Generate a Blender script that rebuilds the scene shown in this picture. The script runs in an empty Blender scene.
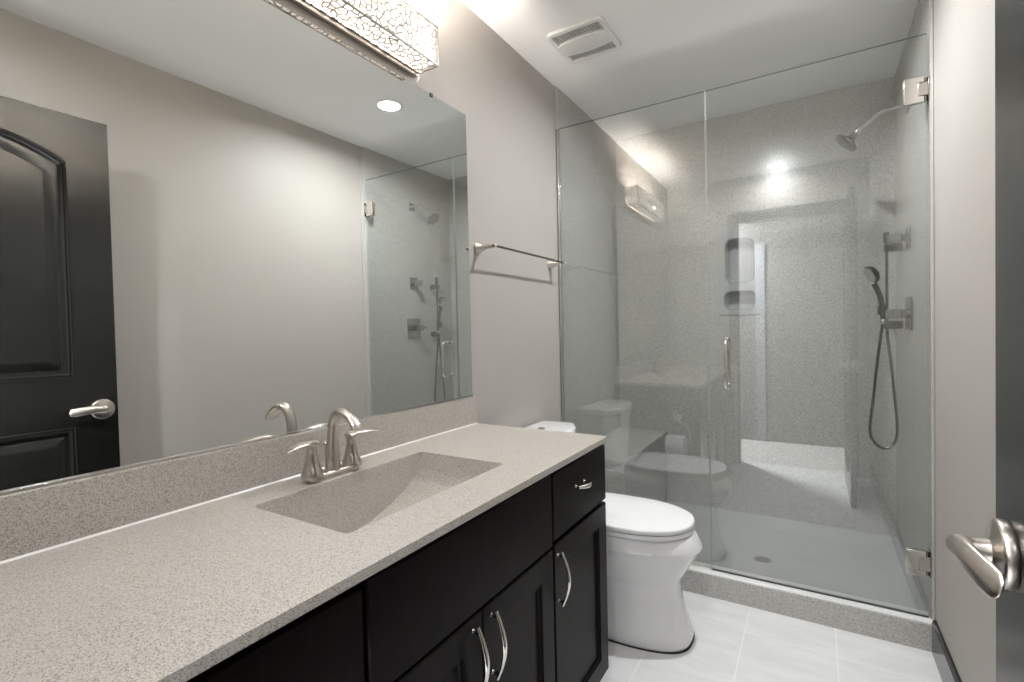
import bpy, bmesh, math, random
from mathutils import Vector, Matrix
from mathutils import geometry as mgeo
random.seed(7)
S = bpy.context.scene
COL = S.collection
R = math.radians

# ------------------------------------------------------------------ camera
F_PX = 490.87
cam_d = bpy.data.cameras.new('camera')
cam_d.sensor_fit = 'HORIZONTAL'; cam_d.sensor_width = 36.0
cam_d.lens = F_PX * 36.0 / 1024.0
cam_d.clip_start = 0.02
cam = bpy.data.objects.new('camera', cam_d); COL.objects.link(cam)
yaw, pitch, roll = 0.5516, 0.0212, -0.0224
fwd = Vector((-math.sin(yaw)*math.cos(pitch), math.cos(yaw)*math.cos(pitch), -math.sin(pitch)))
rt = Vector((math.cos(yaw), math.sin(yaw), 0)); up = rt.cross(fwd)
rt2 = rt*math.cos(roll) + up*math.sin(roll); up2 = up*math.cos(roll) - rt*math.sin(roll)
M = Matrix((rt2, up2, -fwd)).transposed().to_4x4()
M.translation = Vector((1.1742, 0.0, 1.2438))
cam.matrix_world = M
S.camera = cam

# ------------------------------------------------------------------ exposure, world
S.view_settings.view_transform = 'Standard'
S.view_settings.look = 'None'
S.view_settings.gamma = 1.0
S.view_settings.use_curve_mapping = False
S.view_settings.exposure = 0.93
S.cycles.use_denoising = True
S.cycles.max_bounces = 14; S.cycles.diffuse_bounces = 8; S.cycles.glossy_bounces = 8
S.cycles.transparent_max_bounces = 24
S.cycles.sample_clamp_indirect = 6.0
W = bpy.data.worlds.new('world'); S.world = W
W.use_nodes = True
W.node_tree.nodes['Background'].inputs[0].default_value = (0.9, 0.95, 1.0, 1)
W.node_tree.nodes['Background'].inputs[1].default_value = 0.3

# light levels of the lamps built further down
P_DOWN, P_BULB, P_HALL = 12.0, 15.0, 130.0

# ------------------------------------------------------------------ materials
def mat(name):
    m = bpy.data.materials.new(name); m.use_nodes = True
    nt = m.node_tree; b = nt.nodes['Principled BSDF']
    return m, nt, b
def pb(name, col, rough=0.5, metal=0.0, spec=0.5, coat=0.0, noise=0.0, nscale=6.0, bump=0.0, bscale=150.0):
    m, nt, b = mat(name)
    b.inputs['Base Color'].default_value = (*col, 1); b.inputs['Roughness'].default_value = rough
    b.inputs['Metallic'].default_value = metal; b.inputs['Specular IOR Level'].default_value = spec
    b.inputs['Coat Weight'].default_value = coat
    b.inputs['Coat Roughness'].default_value = 0.05
    tc = nt.nodes.new('ShaderNodeTexCoord')
    if noise > 0:
        n = nt.nodes.new('ShaderNodeTexNoise'); n.inputs['Scale'].default_value = nscale; n.inputs['Detail'].default_value = 4
        nt.links.new(tc.outputs['Object'], n.inputs['Vector'])
        r = nt.nodes.new('ShaderNodeValToRGB')
        r.color_ramp.elements[0].position = 0.3; r.color_ramp.elements[1].position = 0.7
        r.color_ramp.elements[0].color = (*[c*(1-noise) for c in col], 1)
        r.color_ramp.elements[1].color = (*[min(1, c*(1+noise)) for c in col], 1)
        nt.links.new(n.outputs['Fac'], r.inputs['Fac']); nt.links.new(r.outputs['Color'], b.inputs['Base Color'])
    if bump > 0:
        n = nt.nodes.new('ShaderNodeTexNoise'); n.inputs['Scale'].default_value = bscale; n.inputs['Detail'].default_value = 3
        nt.links.new(tc.outputs['Object'], n.inputs['Vector'])
        u = nt.nodes.new('ShaderNodeBump'); u.inputs['Strength'].default_value = bump; u.inputs['Distance'].default_value = 0.002
        nt.links.new(n.outputs['Fac'], u.inputs['Height']); nt.links.new(u.outputs['Normal'], b.inputs['Normal'])
    return m
def speckle(name, base, dark, light, scale, rough, dark_cut=0.40, light_cut=0.62, fine=1.0):
    """cast stone: fine dark and pale grains in a mid-toned body"""
    m, nt, b = mat(name); L = nt.links
    tc = nt.nodes.new('ShaderNodeTexCoord')
    v = nt.nodes.new('ShaderNodeTexVoronoi'); v.inputs['Scale'].default_value = scale
    L.new(tc.outputs['Object'], v.inputs['Vector'])
    sep = nt.nodes.new('ShaderNodeSeparateColor'); L.new(v.outputs['Color'], sep.inputs['Color'])
    r = nt.nodes.new('ShaderNodeValToRGB'); r.color_ramp.interpolation = 'LINEAR'
    e = r.color_ramp.elements
    e[0].position = 0.0; e[0].color = (*dark, 1)
    e[1].position = 1.0; e[1].color = (*light, 1)
    for pos, c in ((dark_cut*0.75, dark), (dark_cut, base), (light_cut, base), (min(.99, light_cut*1.2), light)):
        k = e.new(pos); k.color = (*c, 1)
    L.new(sep.outputs['Red'], r.inputs['Fac'])
    n = nt.nodes.new('ShaderNodeTexNoise'); n.inputs['Scale'].default_value = scale*2.2*fine; n.inputs['Detail'].default_value = 2
    L.new(tc.outputs['Object'], n.inputs['Vector'])
    r2 = nt.nodes.new('ShaderNodeMapRange'); r2.inputs[1].default_value = .35; r2.inputs[2].default_value = .65
    r2.inputs[3].default_value = .8; r2.inputs[4].default_value = 1.2
    L.new(n.outputs['Fac'], r2.inputs[0])
    mx = nt.nodes.new('ShaderNodeVectorMath'); mx.operation = 'SCALE'
    L.new(r.outputs['Color'], mx.inputs[0]); L.new(r2.outputs[0], mx.inputs['Scale'])
    L.new(mx.outputs[0], b.inputs['Base Color'])
    b.inputs['Roughness'].default_value = rough
    return m

M_WALL = pb('wall_paint', (0.405, 0.38, 0.352), 0.55, noise=0.012, nscale=3, bump=0.03, bscale=220)
M_CEIL = pb('ceiling_paint', (0.88, 0.88, 0.88), 0.75, noise=0.01, nscale=3, bump=0.02, bscale=180)
M_COUNTER = speckle('counter_stone', (0.455, 0.42, 0.38), (0.22, 0.19, 0.165), (0.55, 0.525, 0.49), 720, 0.30, .22, .7)
M_PANEL = speckle('shower_panel_stone', (0.50, 0.49, 0.465), (0.35, 0.345, 0.325), (0.63, 0.62, 0.595), 420, 0.22, .34, .62)
M_PAN = pb('shower_pan_acrylic', (0.47, 0.475, 0.475), 0.22, noise=0.02, nscale=4)
M_CURB = pb('curb_cap_white', (0.80, 0.80, 0.79), 0.2, noise=0.01)
M_PORC = pb('porcelain', (0.85, 0.85, 0.86), 0.08, spec=0.6, coat=0.4, noise=0.005, nscale=2)
M_SEAT = pb('seat_plastic', (0.83, 0.83, 0.84), 0.18, noise=0.005, nscale=2)
M_NICKEL = pb('brushed_nickel', (0.62, 0.57, 0.52), 0.28, metal=1.0, noise=0.06, nscale=30)
M_LATTICE = pb('lattice_metal', (0.36, 0.33, 0.30), 0.35, metal=1.0, noise=0.05, nscale=25)
M_CHROME = pb('satin_chrome', (0.68, 0.67, 0.66), 0.16, metal=1.0, noise=0.03, nscale=25)
M_VALVE = pb('valve_nickel', (0.36, 0.35, 0.34), 0.22, metal=1.0, noise=0.04, nscale=25)
M_DKCHROME = pb('smoky_chrome', (0.28, 0.27, 0.265), 0.2, metal=1.0, noise=0.05, nscale=25)
M_HANDLE = pb('polished_nickel', (0.80, 0.77, 0.73), 0.14, metal=1.0, noise=0.03, nscale=25)
M_BLACK = pb('black_rubber', (0.012, 0.012, 0.013), 0.5, noise=0.05)
M_WHITEP = pb('white_plastic', (0.78, 0.775, 0.76), 0.4, noise=0.01)
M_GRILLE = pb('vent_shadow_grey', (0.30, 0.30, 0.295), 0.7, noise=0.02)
M_PAPER = pb('tissue_paper', (0.82, 0.82, 0.82), 0.9, noise=0.02, nscale=40, bump=0.2, bscale=300)
M_CARD = pb('cardboard_core', (0.42, 0.33, 0.24), 0.9, noise=0.05)
M_CAULK = pb('white_caulk', (0.80, 0.79, 0.76), 0.35, noise=0.01)
M_TRIM = pb('panel_edge_trim', (0.42, 0.40, 0.37), 0.4, noise=0.01)
M_BASEB = pb('baseboard_black', (0.018, 0.019, 0.024), 0.12, noise=0.05)
M_DOOR = pb('door_black_lacquer', (0.008, 0.0078, 0.0072), 0.24, noise=0.12, nscale=12, spec=0.55, bump=0.05, bscale=60)
M_HALLF = pb('hall_floor', (0.48, 0.46, 0.45), 0.5, noise=0.03, nscale=5)
M_HALLW = pb('hall_paint', (0.13, 0.125, 0.12), 0.7, noise=0.02)
M_HALLT = pb('hall_trim_grey', (0.24, 0.25, 0.27), 0.5, noise=0.02)
M_CASING = pb('casing_black', (0.02, 0.02, 0.02), 0.3, noise=0.05)

def espresso():
    m, nt, b = mat('espresso_wood'); L = nt.links
    tc = nt.nodes.new('ShaderNodeTexCoord'); mp = nt.nodes.new('ShaderNodeMapping')
    mp.inputs['Scale'].default_value = (14, 14, 1.6)
    L.new(tc.outputs['Object'], mp.inputs['Vector'])
    n = nt.nodes.new('ShaderNodeTexNoise'); n.inputs['Scale'].default_value = 5; n.inputs['Detail'].default_value = 6
    L.new(mp.outputs[0], n.inputs['Vector'])
    r = nt.nodes.new('ShaderNodeValToRGB')
    r.color_ramp.elements[0].position = .3; r.color_ramp.elements[0].color = (0.002, 0.0012, 0.001, 1)
    r.color_ramp.elements[1].position = .75; r.color_ramp.elements[1].color = (0.0075, 0.0042, 0.0034, 1)
    L.new(n.outputs['Fac'], r.inputs['Fac']); L.new(r.outputs['Color'], b.inputs['Base Color'])
    b.inputs['Roughness'].default_value = .30; b.inputs['Specular IOR Level'].default_value = .08
    return m
M_WOOD = espresso()

def floor_tile():
    m, nt, b = mat('floor_tile'); L = nt.links
    tc = nt.nodes.new('ShaderNodeTexCoord'); sx = nt.nodes.new('ShaderNodeSeparateXYZ')
    L.new(tc.outputs['Object'], sx.inputs[0])
    def line(out, off, per, w):
        a = nt.nodes.new('ShaderNodeMath'); a.operation = 'SUBTRACT'; a.inputs[1].default_value = off; L.new(out, a.inputs[0])
        d = nt.nodes.new('ShaderNodeMath'); d.operation = 'DIVIDE'; d.inputs[1].default_value = per; L.new(a.outputs[0], d.inputs[0])
        f = nt.nodes.new('ShaderNodeMath'); f.operation = 'ROUND'; L.new(d.outputs[0], f.inputs[0])
        s = nt.nodes.new('ShaderNodeMath'); s.operation = 'SUBTRACT'; L.new(d.outputs[0], s.inputs[0]); L.new(f.outputs[0], s.inputs[1])
        ab = nt.nodes.new('ShaderNodeMath'); ab.operation = 'ABSOLUTE'; L.new(s.outputs[0], ab.inputs[0])
        lt = nt.nodes.new('ShaderNodeMath'); lt.operation = 'LESS_THAN'; lt.inputs[1].default_value = w/per/2; L.new(ab.outputs[0], lt.inputs[0])
        return lt.outputs[0]
    lx = line(sx.outputs['X'], 0.925, 0.3135, 0.0035); ly = line(sx.outputs['Y'], 2.16, 0.61, 0.0035)
    mxm = nt.nodes.new('ShaderNodeMath'); mxm.operation = 'MAXIMUM'; L.new(lx, mxm.inputs[0]); L.new(ly, mxm.inputs[1])
    mp = nt.nodes.new('ShaderNodeMapping'); mp.inputs['Scale'].default_value = (2.5, 9, 1); mp.inputs['Rotation'].default_value = (0, 0, .35)
    L.new(tc.outputs['Object'], mp.inputs[0])
    n = nt.nodes.new('ShaderNodeTexNoise'); n.inputs['Scale'].default_value = 2.2; n.inputs['Detail'].default_value = 6
    L.new(mp.outputs[0], n.inputs['Vector'])
    r = nt.nodes.new('ShaderNodeValToRGB')
    r.color_ramp.elements[0].position = .3; r.color_ramp.elements[0].color = (0.70, 0.70, 0.70, 1)
    r.color_ramp.elements[1].position = .7; r.color_ramp.elements[1].color = (0.79, 0.79, 0.79, 1)
    L.new(n.outputs['Fac'], r.inputs['Fac'])
    mix = nt.nodes.new('ShaderNodeMix'); mix.data_type = 'RGBA'
    L.new(mxm.outputs[0], mix.inputs[0]); L.new(r.outputs['Color'], mix.inputs[6]); mix.inputs[7].default_value = (0.88, 0.88, 0.87, 1)
    L.new(mix.outputs[2], b.inputs['Base Color'])
    b.inputs['Roughness'].default_value = .35
    return m
M_FLOOR = floor_tile()

def mirror_mat():
    m = bpy.data.materials.new('mirror_silver'); m.use_nodes = True; nt = m.node_tree
    b = nt.nodes['Principled BSDF']
    b.inputs['Base Color'].default_value = (0.88, 0.90, 0.885, 1); b.inputs['Metallic'].default_value = 1; b.inputs['Roughness'].default_value = 0.0
    return m
M_MIRROR = mirror_mat()

def glass_mat(name, tint, f0):
    """clear sheet glass: tinted straight transmission plus Fresnel reflection on each face"""
    m = bpy.data.materials.new(name); m.use_nodes = True; nt = m.node_tree; L = nt.links
    for n in list(nt.nodes): nt.nodes.remove(n)
    out = nt.nodes.new('ShaderNodeOutputMaterial')
    tr = nt.nodes.new('ShaderNodeBsdfTransparent'); tr.inputs[0].default_value = (*tint, 1)
    gl = nt.nodes.new('ShaderNodeBsdfGlossy'); gl.inputs['Roughness'].default_value = 0.0; gl.inputs[0].default_value = (1, 1, 1, 1)
    geo = nt.nodes.new('ShaderNodeNewGeometry')
    dot = nt.nodes.new('ShaderNodeVectorMath'); dot.operation = 'DOT_PRODUCT'
    L.new(geo.outputs['Normal'], dot.inputs[0]); L.new(geo.outputs['Incoming'], dot.inputs[1])
    ab = nt.nodes.new('ShaderNodeMath'); ab.operation = 'ABSOLUTE'; L.new(dot.outputs['Value'], ab.inputs[0])
    om = nt.nodes.new('ShaderNodeMath'); om.operation = 'SUBTRACT'; om.inputs[0].default_value = 1; L.new(ab.outputs[0], om.inputs[1])
    pw = nt.nodes.new('ShaderNodeMath'); pw.operation = 'POWER'; pw.inputs[1].default_value = 5; L.new(om.outputs[0], pw.inputs[0])
    ma = nt.nodes.new('ShaderNodeMath'); ma.operation = 'MULTIPLY_ADD'; ma.inputs[1].default_value = 1-f0; ma.inputs[2].default_value = f0
    L.new(pw.outputs[0], ma.inputs[0])
    mx = nt.nodes.new('ShaderNodeMixShader'); L.new(ma.outputs[0], mx.inputs[0]); L.new(tr.outputs[0], mx.inputs[1]); L.new(gl.outputs[0], mx.inputs[2])
    L.new(mx.outputs[0], out.inputs[0])
    return m
M_GLASS = glass_mat('shower_glass', (0.965, 0.978, 0.972), 0.09)
M_GSIDE = pb('glass_polished_side', (0.42, 0.47, 0.45), 0.15, noise=0.02)
M_GEDGE = pb('glass_edge_green', (0.10, 0.15, 0.14), 0.1, noise=0.02)

def emit(name, col, st):
    m = bpy.data.materials.new(name); m.use_nodes = True; nt = m.node_tree
    b = nt.nodes['Principled BSDF']
    b.inputs['Base Color'].default_value = (.8, .8, .8, 1)
    b.inputs['Emission Color'].default_value = (*col, 1); b.inputs['Emission Strength'].default_value = st
    return m
M_LENS = emit('downlight_lens', (1.0, 0.97, 0.93), 9.0)
M_BULB = emit('bulb_glow', (1.0, 0.90, 0.78), 12.0)
M_HALLL = emit('hall_fill_glow', (1.0, 0.96, 0.9), 6.0)
def diffuser():
    """frosted crystal liner of the wall light, lit from inside: brighter and duller facets"""
    m = bpy.data.materials.new('lamp_diffuser'); m.use_nodes = True; nt = m.node_tree; L = nt.links
    b = nt.nodes['Principled BSDF']; b.inputs['Base Color'].default_value = (.7, .68, .64, 1)
    tc = nt.nodes.new('ShaderNodeTexCoord'); v = nt.nodes.new('ShaderNodeTexVoronoi'); v.inputs['Scale'].default_value = 42
    L.new(tc.outputs['Object'], v.inputs['Vector'])
    sp = nt.nodes.new('ShaderNodeSeparateColor'); L.new(v.outputs['Color'], sp.inputs['Color'])
    mr = nt.nodes.new('ShaderNodeMapRange'); mr.inputs[3].default_value = .38; mr.inputs[4].default_value = .85
    L.new(sp.outputs['Red'], mr.inputs[0])
    b.inputs['Emission Color'].default_value = (1, .945, .86, 1)
    L.new(mr.outputs[0], b.inputs['Emission Strength'])
    tr = nt.nodes.new('ShaderNodeBsdfTransparent'); mx = nt.nodes.new('ShaderNodeMixShader'); mx.inputs[0].default_value = .08
    L.new(b.outputs[0], mx.inputs[1]); L.new(tr.outputs[0], mx.inputs[2]); L.new(mx.outputs[0], nt.nodes['Material Output'].inputs[0])
    return m
M_DIFF = diffuser()

# ------------------------------------------------------------------ mesh helpers
class MB:
    def __init__(s): s.v = []; s.f = []; s.mi = []
    def add(s, vs, fs, mi=0):
        o = len(s.v); s.v += [tuple(x) for x in vs]
        for f in fs: s.f.append(tuple(i+o for i in f)); s.mi.append(mi)
        return s
    def box(s, x0, x1, y0, y1, z0, z1, mi=0):
        vs = [(x0,y0,z0),(x1,y0,z0),(x1,y1,z0),(x0,y1,z0),(x0,y0,z1),(x1,y0,z1),(x1,y1,z1),(x0,y1,z1)]
        return s.add(vs, [(0,3,2,1),(4,5,6,7),(0,1,5,4),(1,2,6,5),(2,3,7,6),(3,0,4,7)], mi)
    def rings(s, rings, close=True, cap0=True, cap1=True, mi=0):
        n = len(rings[0]); vs = [p for r in rings for p in r]; fs = []
        for k in range(len(rings)-1):
            for i in range(n if close else n-1):
                j = (i+1) % n
                fs.append((k*n+i, k*n+j, (k+1)*n+j, (k+1)*n+i))
        if cap0: fs.append(tuple(range(n-1, -1, -1)))
        if cap1: fs.append(tuple((len(rings)-1)*n+i for i in range(n)))
        return s.add(vs, fs, mi)
    def tube(s, pts, r, n=12, sy=1.0, caps=True, ref=None, mi=0):
        """sweep along a polyline; r a number or one per point (or (a,b) pairs)"""
        pts = [Vector(p) for p in pts]; rings = []
        T = []
        for i in range(len(pts)):
            a = pts[max(0, i-1)]; b = pts[min(len(pts)-1, i+1)]; T.append((b-a).normalized())
        up_ = Vector(ref) if ref else (Vector((0,0,1)) if abs(T[0].z) < .9 else Vector((1,0,0)))
        u = T[0].cross(up_).normalized()
        for i, p in enumerate(pts):
            u = (u - T[i]*u.dot(T[i])).normalized(); w = T[i].cross(u)
            rr = r[i] if isinstance(r, (list, tuple)) else r
            a, b = rr if isinstance(rr, (list, tuple)) else (rr, rr*sy)
            rings.append([p + u*math.cos(t)*a + w*math.sin(t)*b for t in [2*math.pi*k/n for k in range(n)]])
        return s.rings(rings, True, caps, caps, mi)
    def lathe(s, prof, n=32, org=(0,0,0), axis=(0,0,1), cap0=True, cap1=True, mi=0):
        ax = Vector(axis).normalized(); q = Vector((0,0,1)).rotation_difference(ax); o = Vector(org)
        rings = [[o + q @ Vector((r*math.cos(2*math.pi*k/n), r*math.sin(2*math.pi*k/n), z)) for k in range(n)] for r, z in prof]
        return s.rings(rings, True, cap0, cap1, mi)
    def prism(s, poly, d, mi=0):
        """poly: 3-D outline; d: extrusion vector"""
        d = Vector(d); a = [Vector(p) for p in poly]; b = [p+d for p in a]
        return s.rings([a, b], True, True, True, mi)
    def build(s, name, mats, parent=None, smooth=True, bevel=0.0, seg=2, ang=32):
        me = bpy.data.meshes.new(name); me.from_pydata(s.v, [], s.f); me.validate()
        bm = bmesh.new(); bm.from_mesh(me)
        bmesh.ops.recalc_face_normals(bm, faces=bm.faces); bm.to_mesh(me); bm.free()
        if not isinstance(mats, (list, tuple)): mats = [mats]
        for m in mats: me.materials.append(m)
        if len(mats) > 1 and len(me.polygons) == len(s.mi):
            for p, k in zip(me.polygons, s.mi): p.material_index = k
        o = bpy.data.objects.new(name, me); COL.objects.link(o)
        if smooth:
            me.polygons.foreach_set('use_smooth', [True]*len(me.polygons)); me.set_sharp_from_angle(angle=R(ang))
        if bevel > 0:
            md = o.modifiers.new('bevel', 'BEVEL'); md.width = bevel; md.segments = seg; md.limit_method = 'ANGLE'; md.angle_limit = R(40)
            md.harden_normals = False
        if parent is not None: o.parent = parent
        return o
def tag(o, label=None, cat=None, group=None, kind=None):
    if label: o['label'] = label
    if cat: o['category'] = cat
    if group: o['group'] = group
    if kind: o['kind'] = kind
    return o
def thing(name, label, cat, group=None, kind=None, loc=(0, 0, 0)):
    o = bpy.data.objects.new(name, None); COL.objects.link(o); o.empty_display_size = .05; o.location = loc
    return tag(o, label, cat, group, kind)
def struct(name, mb, m, **k):
    return tag(mb.build(name, m, **k), kind='structure')
def shift(o, loc):
    """move the origin of a built mesh without moving the mesh"""
    loc = Vector(loc); o.data.transform(Matrix.Translation(-loc)); o.location = loc; return o
def spline(pts, n=8):
    """Catmull-Rom through the points"""
    P = [Vector(p) for p in pts]; out = []
    for i in range(len(P)-1):
        p0 = P[max(0, i-1)]; p1 = P[i]; p2 = P[i+1]; p3 = P[min(len(P)-1, i+2)]
        for k in range(n):
            t = k/n
            out.append(0.5*((2*p1)+(p2-p0)*t+(2*p0-5*p1+4*p2-p3)*t*t+(3*p1-p0-3*p2+p3)*t**3))
    out.append(P[-1]); return out
def lerp_list(vals, n=8):
    out = []
    for a, b in zip(vals, vals[1:]):
        for k in range(n):
            t = k/n
            out.append(tuple(x+(y-x)*t for x, y in zip(a, b)) if isinstance(a, tuple) else a+(b-a)*t)
    out.append(vals[-1]); return out
def rrect(cx, cy, w, h, r, n=6):
    """rounded rectangle outline in 2-D, counter-clockwise"""
    out = []
    for sx, sy, a0 in ((1, 1, 0), (-1, 1, 90), (-1, -1, 180), (1, -1, 270)):
        for k in range(n+1):
            a = R(a0+90*k/n); out.append((cx+sx*(w/2-r)+r*math.cos(a), cy+sy*(h/2-r)+r*math.sin(a)))
    return out
def holed_plate(outer, holes, to3, d):
    """flat plate with holes: 2-D loops, to3 maps (u,v)->3-D front face, d thickness vector. Returns an MB."""
    bm = bmesh.new(); edges = []; loops = []
    for lp in [outer]+holes:
        vs = [bm.verts.new(to3(u, v)) for u, v in lp]; loops.append(vs)
        for i in range(len(vs)): edges.append(bm.edges.new((vs[i], vs[(i+1) % len(vs)])))
    bmesh.ops.triangle_fill(bm, use_beauty=True, use_dissolve=False, edges=edges)
    bm.verts.index_update(); bm.faces.ensure_lookup_table()
    mb = MB(); vs = [v.co.copy() for v in bm.verts]; fs = [tuple(v.index for v in f.verts) for f in bm.faces]
    idx = [[v.index for v in lp] for lp in loops]; bm.free()
    d = Vector(d); n = len(vs)
    mb.add(vs+[v+d for v in vs], fs+[tuple(i+n for i in reversed(f)) for f in fs]
           + [(lp[i], lp[(i+1) % len(lp)], lp[(i+1) % len(lp)]+n, lp[i]+n) for lp in idx for i in range(len(lp))])
    return mb

# ------------------------------------------------------------------ room dimensions (metres)
ZC = 2.548           # ceiling
XW = 1.556           # right wall
XS = 1.548           # face of the right shower panel
YB = 3.327           # face of the back shower panel
YG = 2.409           # shower glass
YN = 0.03            # inner face of the wall the camera looks in from
HC = 0.8756          # counter top
ZK = 0.107           # curb top
OX0, OX1, OZ = 0.59, 1.41, 2.17      # doorway

# ------------------------------------------------------------------ room shell
struct('floor', MB().box(-0.1, 1.66, -0.09, 3.45, -0.06, 0), M_FLOOR, smooth=False)
struct('ceiling', MB().box(-0.1, 1.66, -0.09, 3.45, ZC, ZC+0.08), M_CEIL, smooth=False)
struct('wall_left', MB().box(-0.1, 0, -0.09, 3.45, 0, ZC), M_WALL, smooth=False)
struct('wall_right', MB().box(XW, 1.66, -0.09, 3.45, 0, ZC), M_WALL, smooth=False)
struct('wall_back', MB().box(0, XW, 3.43, 3.45, 0, ZC), M_WALL, smooth=False)
nw = MB().box(0, OX0, YN-.12, YN, 0, ZC).box(OX1, XW, YN-.12, YN, 0, ZC).box(OX0, OX1, YN-.12, YN, OZ, ZC)
struct('wall_front', nw, M_WALL, smooth=False)
cs = MB().box(OX0-.065, OX0, YN, YN+.014, 0.9, OZ+.07).box(OX1, OX1+.065, YN, YN+.014, 0, OZ+.07).box(OX0, OX1, YN, YN+.014, OZ, OZ+.07).box(OX0, OX0+.012, YN-.12, YN, 0, OZ).box(OX1-.012, OX1, YN-.12, YN, 0, OZ).box(OX0+.012, OX1-.012, YN-.12, YN, OZ-.012, OZ)
struct('trim_1', cs, M_CASING, bevel=.003)
# hall beyond the doorway
struct('floor_hall', MB().box(-.6, 2.6, -1.05, -.09, -.06, 0), M_HALLF, smooth=False)
struct('ceiling_hall', MB().box(-.6, 2.6, -1.05, -.09, ZC, ZC+.08), M_CEIL, smooth=False)
struct('wall_hall_back', MB().box(-.6, 2.6, -1.15, -1.05, 0, ZC), M_HALLW, smooth=False)
struct('wall_hall_left', MB().box(-.7, -.6, -1.05, -.09, 0, ZC), M_HALLW, smooth=False)
struct('wall_hall_right', MB().box(2.6, 2.7, -1.05, -.09, 0, ZC), M_HALLW, smooth=False)
struct('trim_4', MB().box(.645, .735, -1.05, -1.03, 0, 2.1), M_HALLT, bevel=.003)
# shower wall panels
struct('wall_shower_left', MB().box(0, .008, 2.422, YB, .083, ZC), M_PANEL, smooth=False)
struct('wall_shower_right', MB().box(XS, XW, 2.392, YB, .083, ZC), M_PANEL, smooth=False)
NX0, NX1, NZ0, NZ1 = .672, .893, 1.318, 1.812
bp = holed_plate([(0, .083), (XW, .083), (XW, ZC), (0, ZC)], [rrect((NX0+NX1)/2, (NZ0+NZ1)/2, NX1-NX0, NZ1-NZ0, .03)], lambda u, v: (u, YB, v), (0, .01, 0))
struct('wall_shower_back', bp, M_PANEL, smooth=False)
struct('trim_2', MB().box(0, .007, 2.406, 2.422, ZK, ZC), M_TRIM, bevel=.002)
struct('trim_3', MB().box(XW-.006, XW, 2.368, 2.392, ZK, ZC), M_TRIM, bevel=.002)
# black baseboards
bb = MB().prism([(XW, 0.05, 0), (XW-.014, .05, 0), (XW-.014, .05, .112), (XW-.008, .05, .126), (XW, .05, .126)], (0, 2.312, 0))
struct('baseboard_right', bb, M_BASEB, ang=20)
bl = MB().prism([(0, 1.60, 0), (.014, 1.60, 0), (.014, 1.60, .112), (.008, 1.60, .126), (0, 1.60, .126)], (0, .762, 0))
struct('baseboard_left', bl, M_BASEB, ang=20)

# ------------------------------------------------------------------ shower pan, curb, drain, bench
pan = thing('shower_pan', 'pale grey acrylic shower pan behind the glass with a raised threshold', 'shower pan', loc=(.78, 2.85, 0))
def pan_part(name, mb, m, **k):
    o = mb.build(name, m, **k); o.location = (-.78, -2.85, 0); o.parent = pan; return o
X0, X1, Y0, Y1 = .001, XW-.001, 2.372, YB+.009
def rr3(x0, x1, y0, y1, r, z): return [(a, b, z) for a, b in rrect((x0+x1)/2, (y0+y1)/2, x1-x0, y1-y0, r, 5)]
rings = [rr3(X0, X1, Y0, Y1, .004, 0), rr3(X0, X1, Y0, Y1, .004, .0825)]
rings += [rr3(.03, XS-.022, 2.47, YB-.02, .03, .0825), rr3(.034, XS-.026, 2.474, YB-.024, .03, .079),
          rr3(.085, XS-.075, 2.50, YB-.095, .06, .052), rr3(.11, XS-.10, 2.525, YB-.12, .07, .047), rr3(.93, .956, 2.77, 2.796, .012, .038)]
pan_part('basin', MB().rings(rings), M_PAN, bevel=0, ang=12)
pan_part('threshold', MB().box(X0, X1, 2.372, 2.465, .083, ZK), M_CURB, bevel=.006, seg=3)
cf = pan_part('curb_facing', MB().box(X0, X1, 2.362, 2.3715, 0, ZK-.004), M_PANEL, bevel=.002)
cf['label'] = 'speckled grey stone curb facing'
dr = thing('shower_drain', 'round chrome drain grate set in the shower pan', 'drain', loc=(.943, 2.782, .0385))
MB().lathe([(.046, 0), (.048, .002), (.046, .0045), (.036, .005), (.034, .0025), (.034, 0)], 36, cap1=False).build('flange', M_CHROME, dr)
holes = [rrect(0, 0, .016, .016, .0079, 4)]
for rad, cnt in ((.0145, 8), (.0255, 14)):
    for k in range(cnt):
        a = 2*math.pi*k/cnt; holes.append(rrect(rad*math.cos(a), rad*math.sin(a), .0056, .0056, .0027, 2))
holes[0] = rrect(0, 0, .006, .006, .0029, 2)
holed_plate([(.033*math.cos(2*math.pi*k/36), .033*math.sin(2*math.pi*k/36)) for k in range(36)], holes, lambda u, v: (u, v, .004), (0, 0, -.002)).build('grate', M_DKCHROME, dr)
MB().lathe([(.033, .0), (.033, .0012)], 30).build('sump', M_BLACK, dr)
be = thing('shower_bench', 'speckled stone bench along the left side of the shower, behind the fixed glass', 'bench', loc=(.17, 2.88, .0825))
def be_part(name, mb, m, **k):
    o = mb.build(name, m, **k); o.location = (-.17, -2.88, -.0825); o.parent = be; return o
be_part('body', MB().box(.0085, .322, 2.478, YB-.0005, .0826, .528), M_PANEL, bevel=.003)
be_part('seat_slab', MB().box(.0085, .336, 2.47, YB-.0005, .528, .552), M_PANEL, bevel=.005, seg=3)

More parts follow.
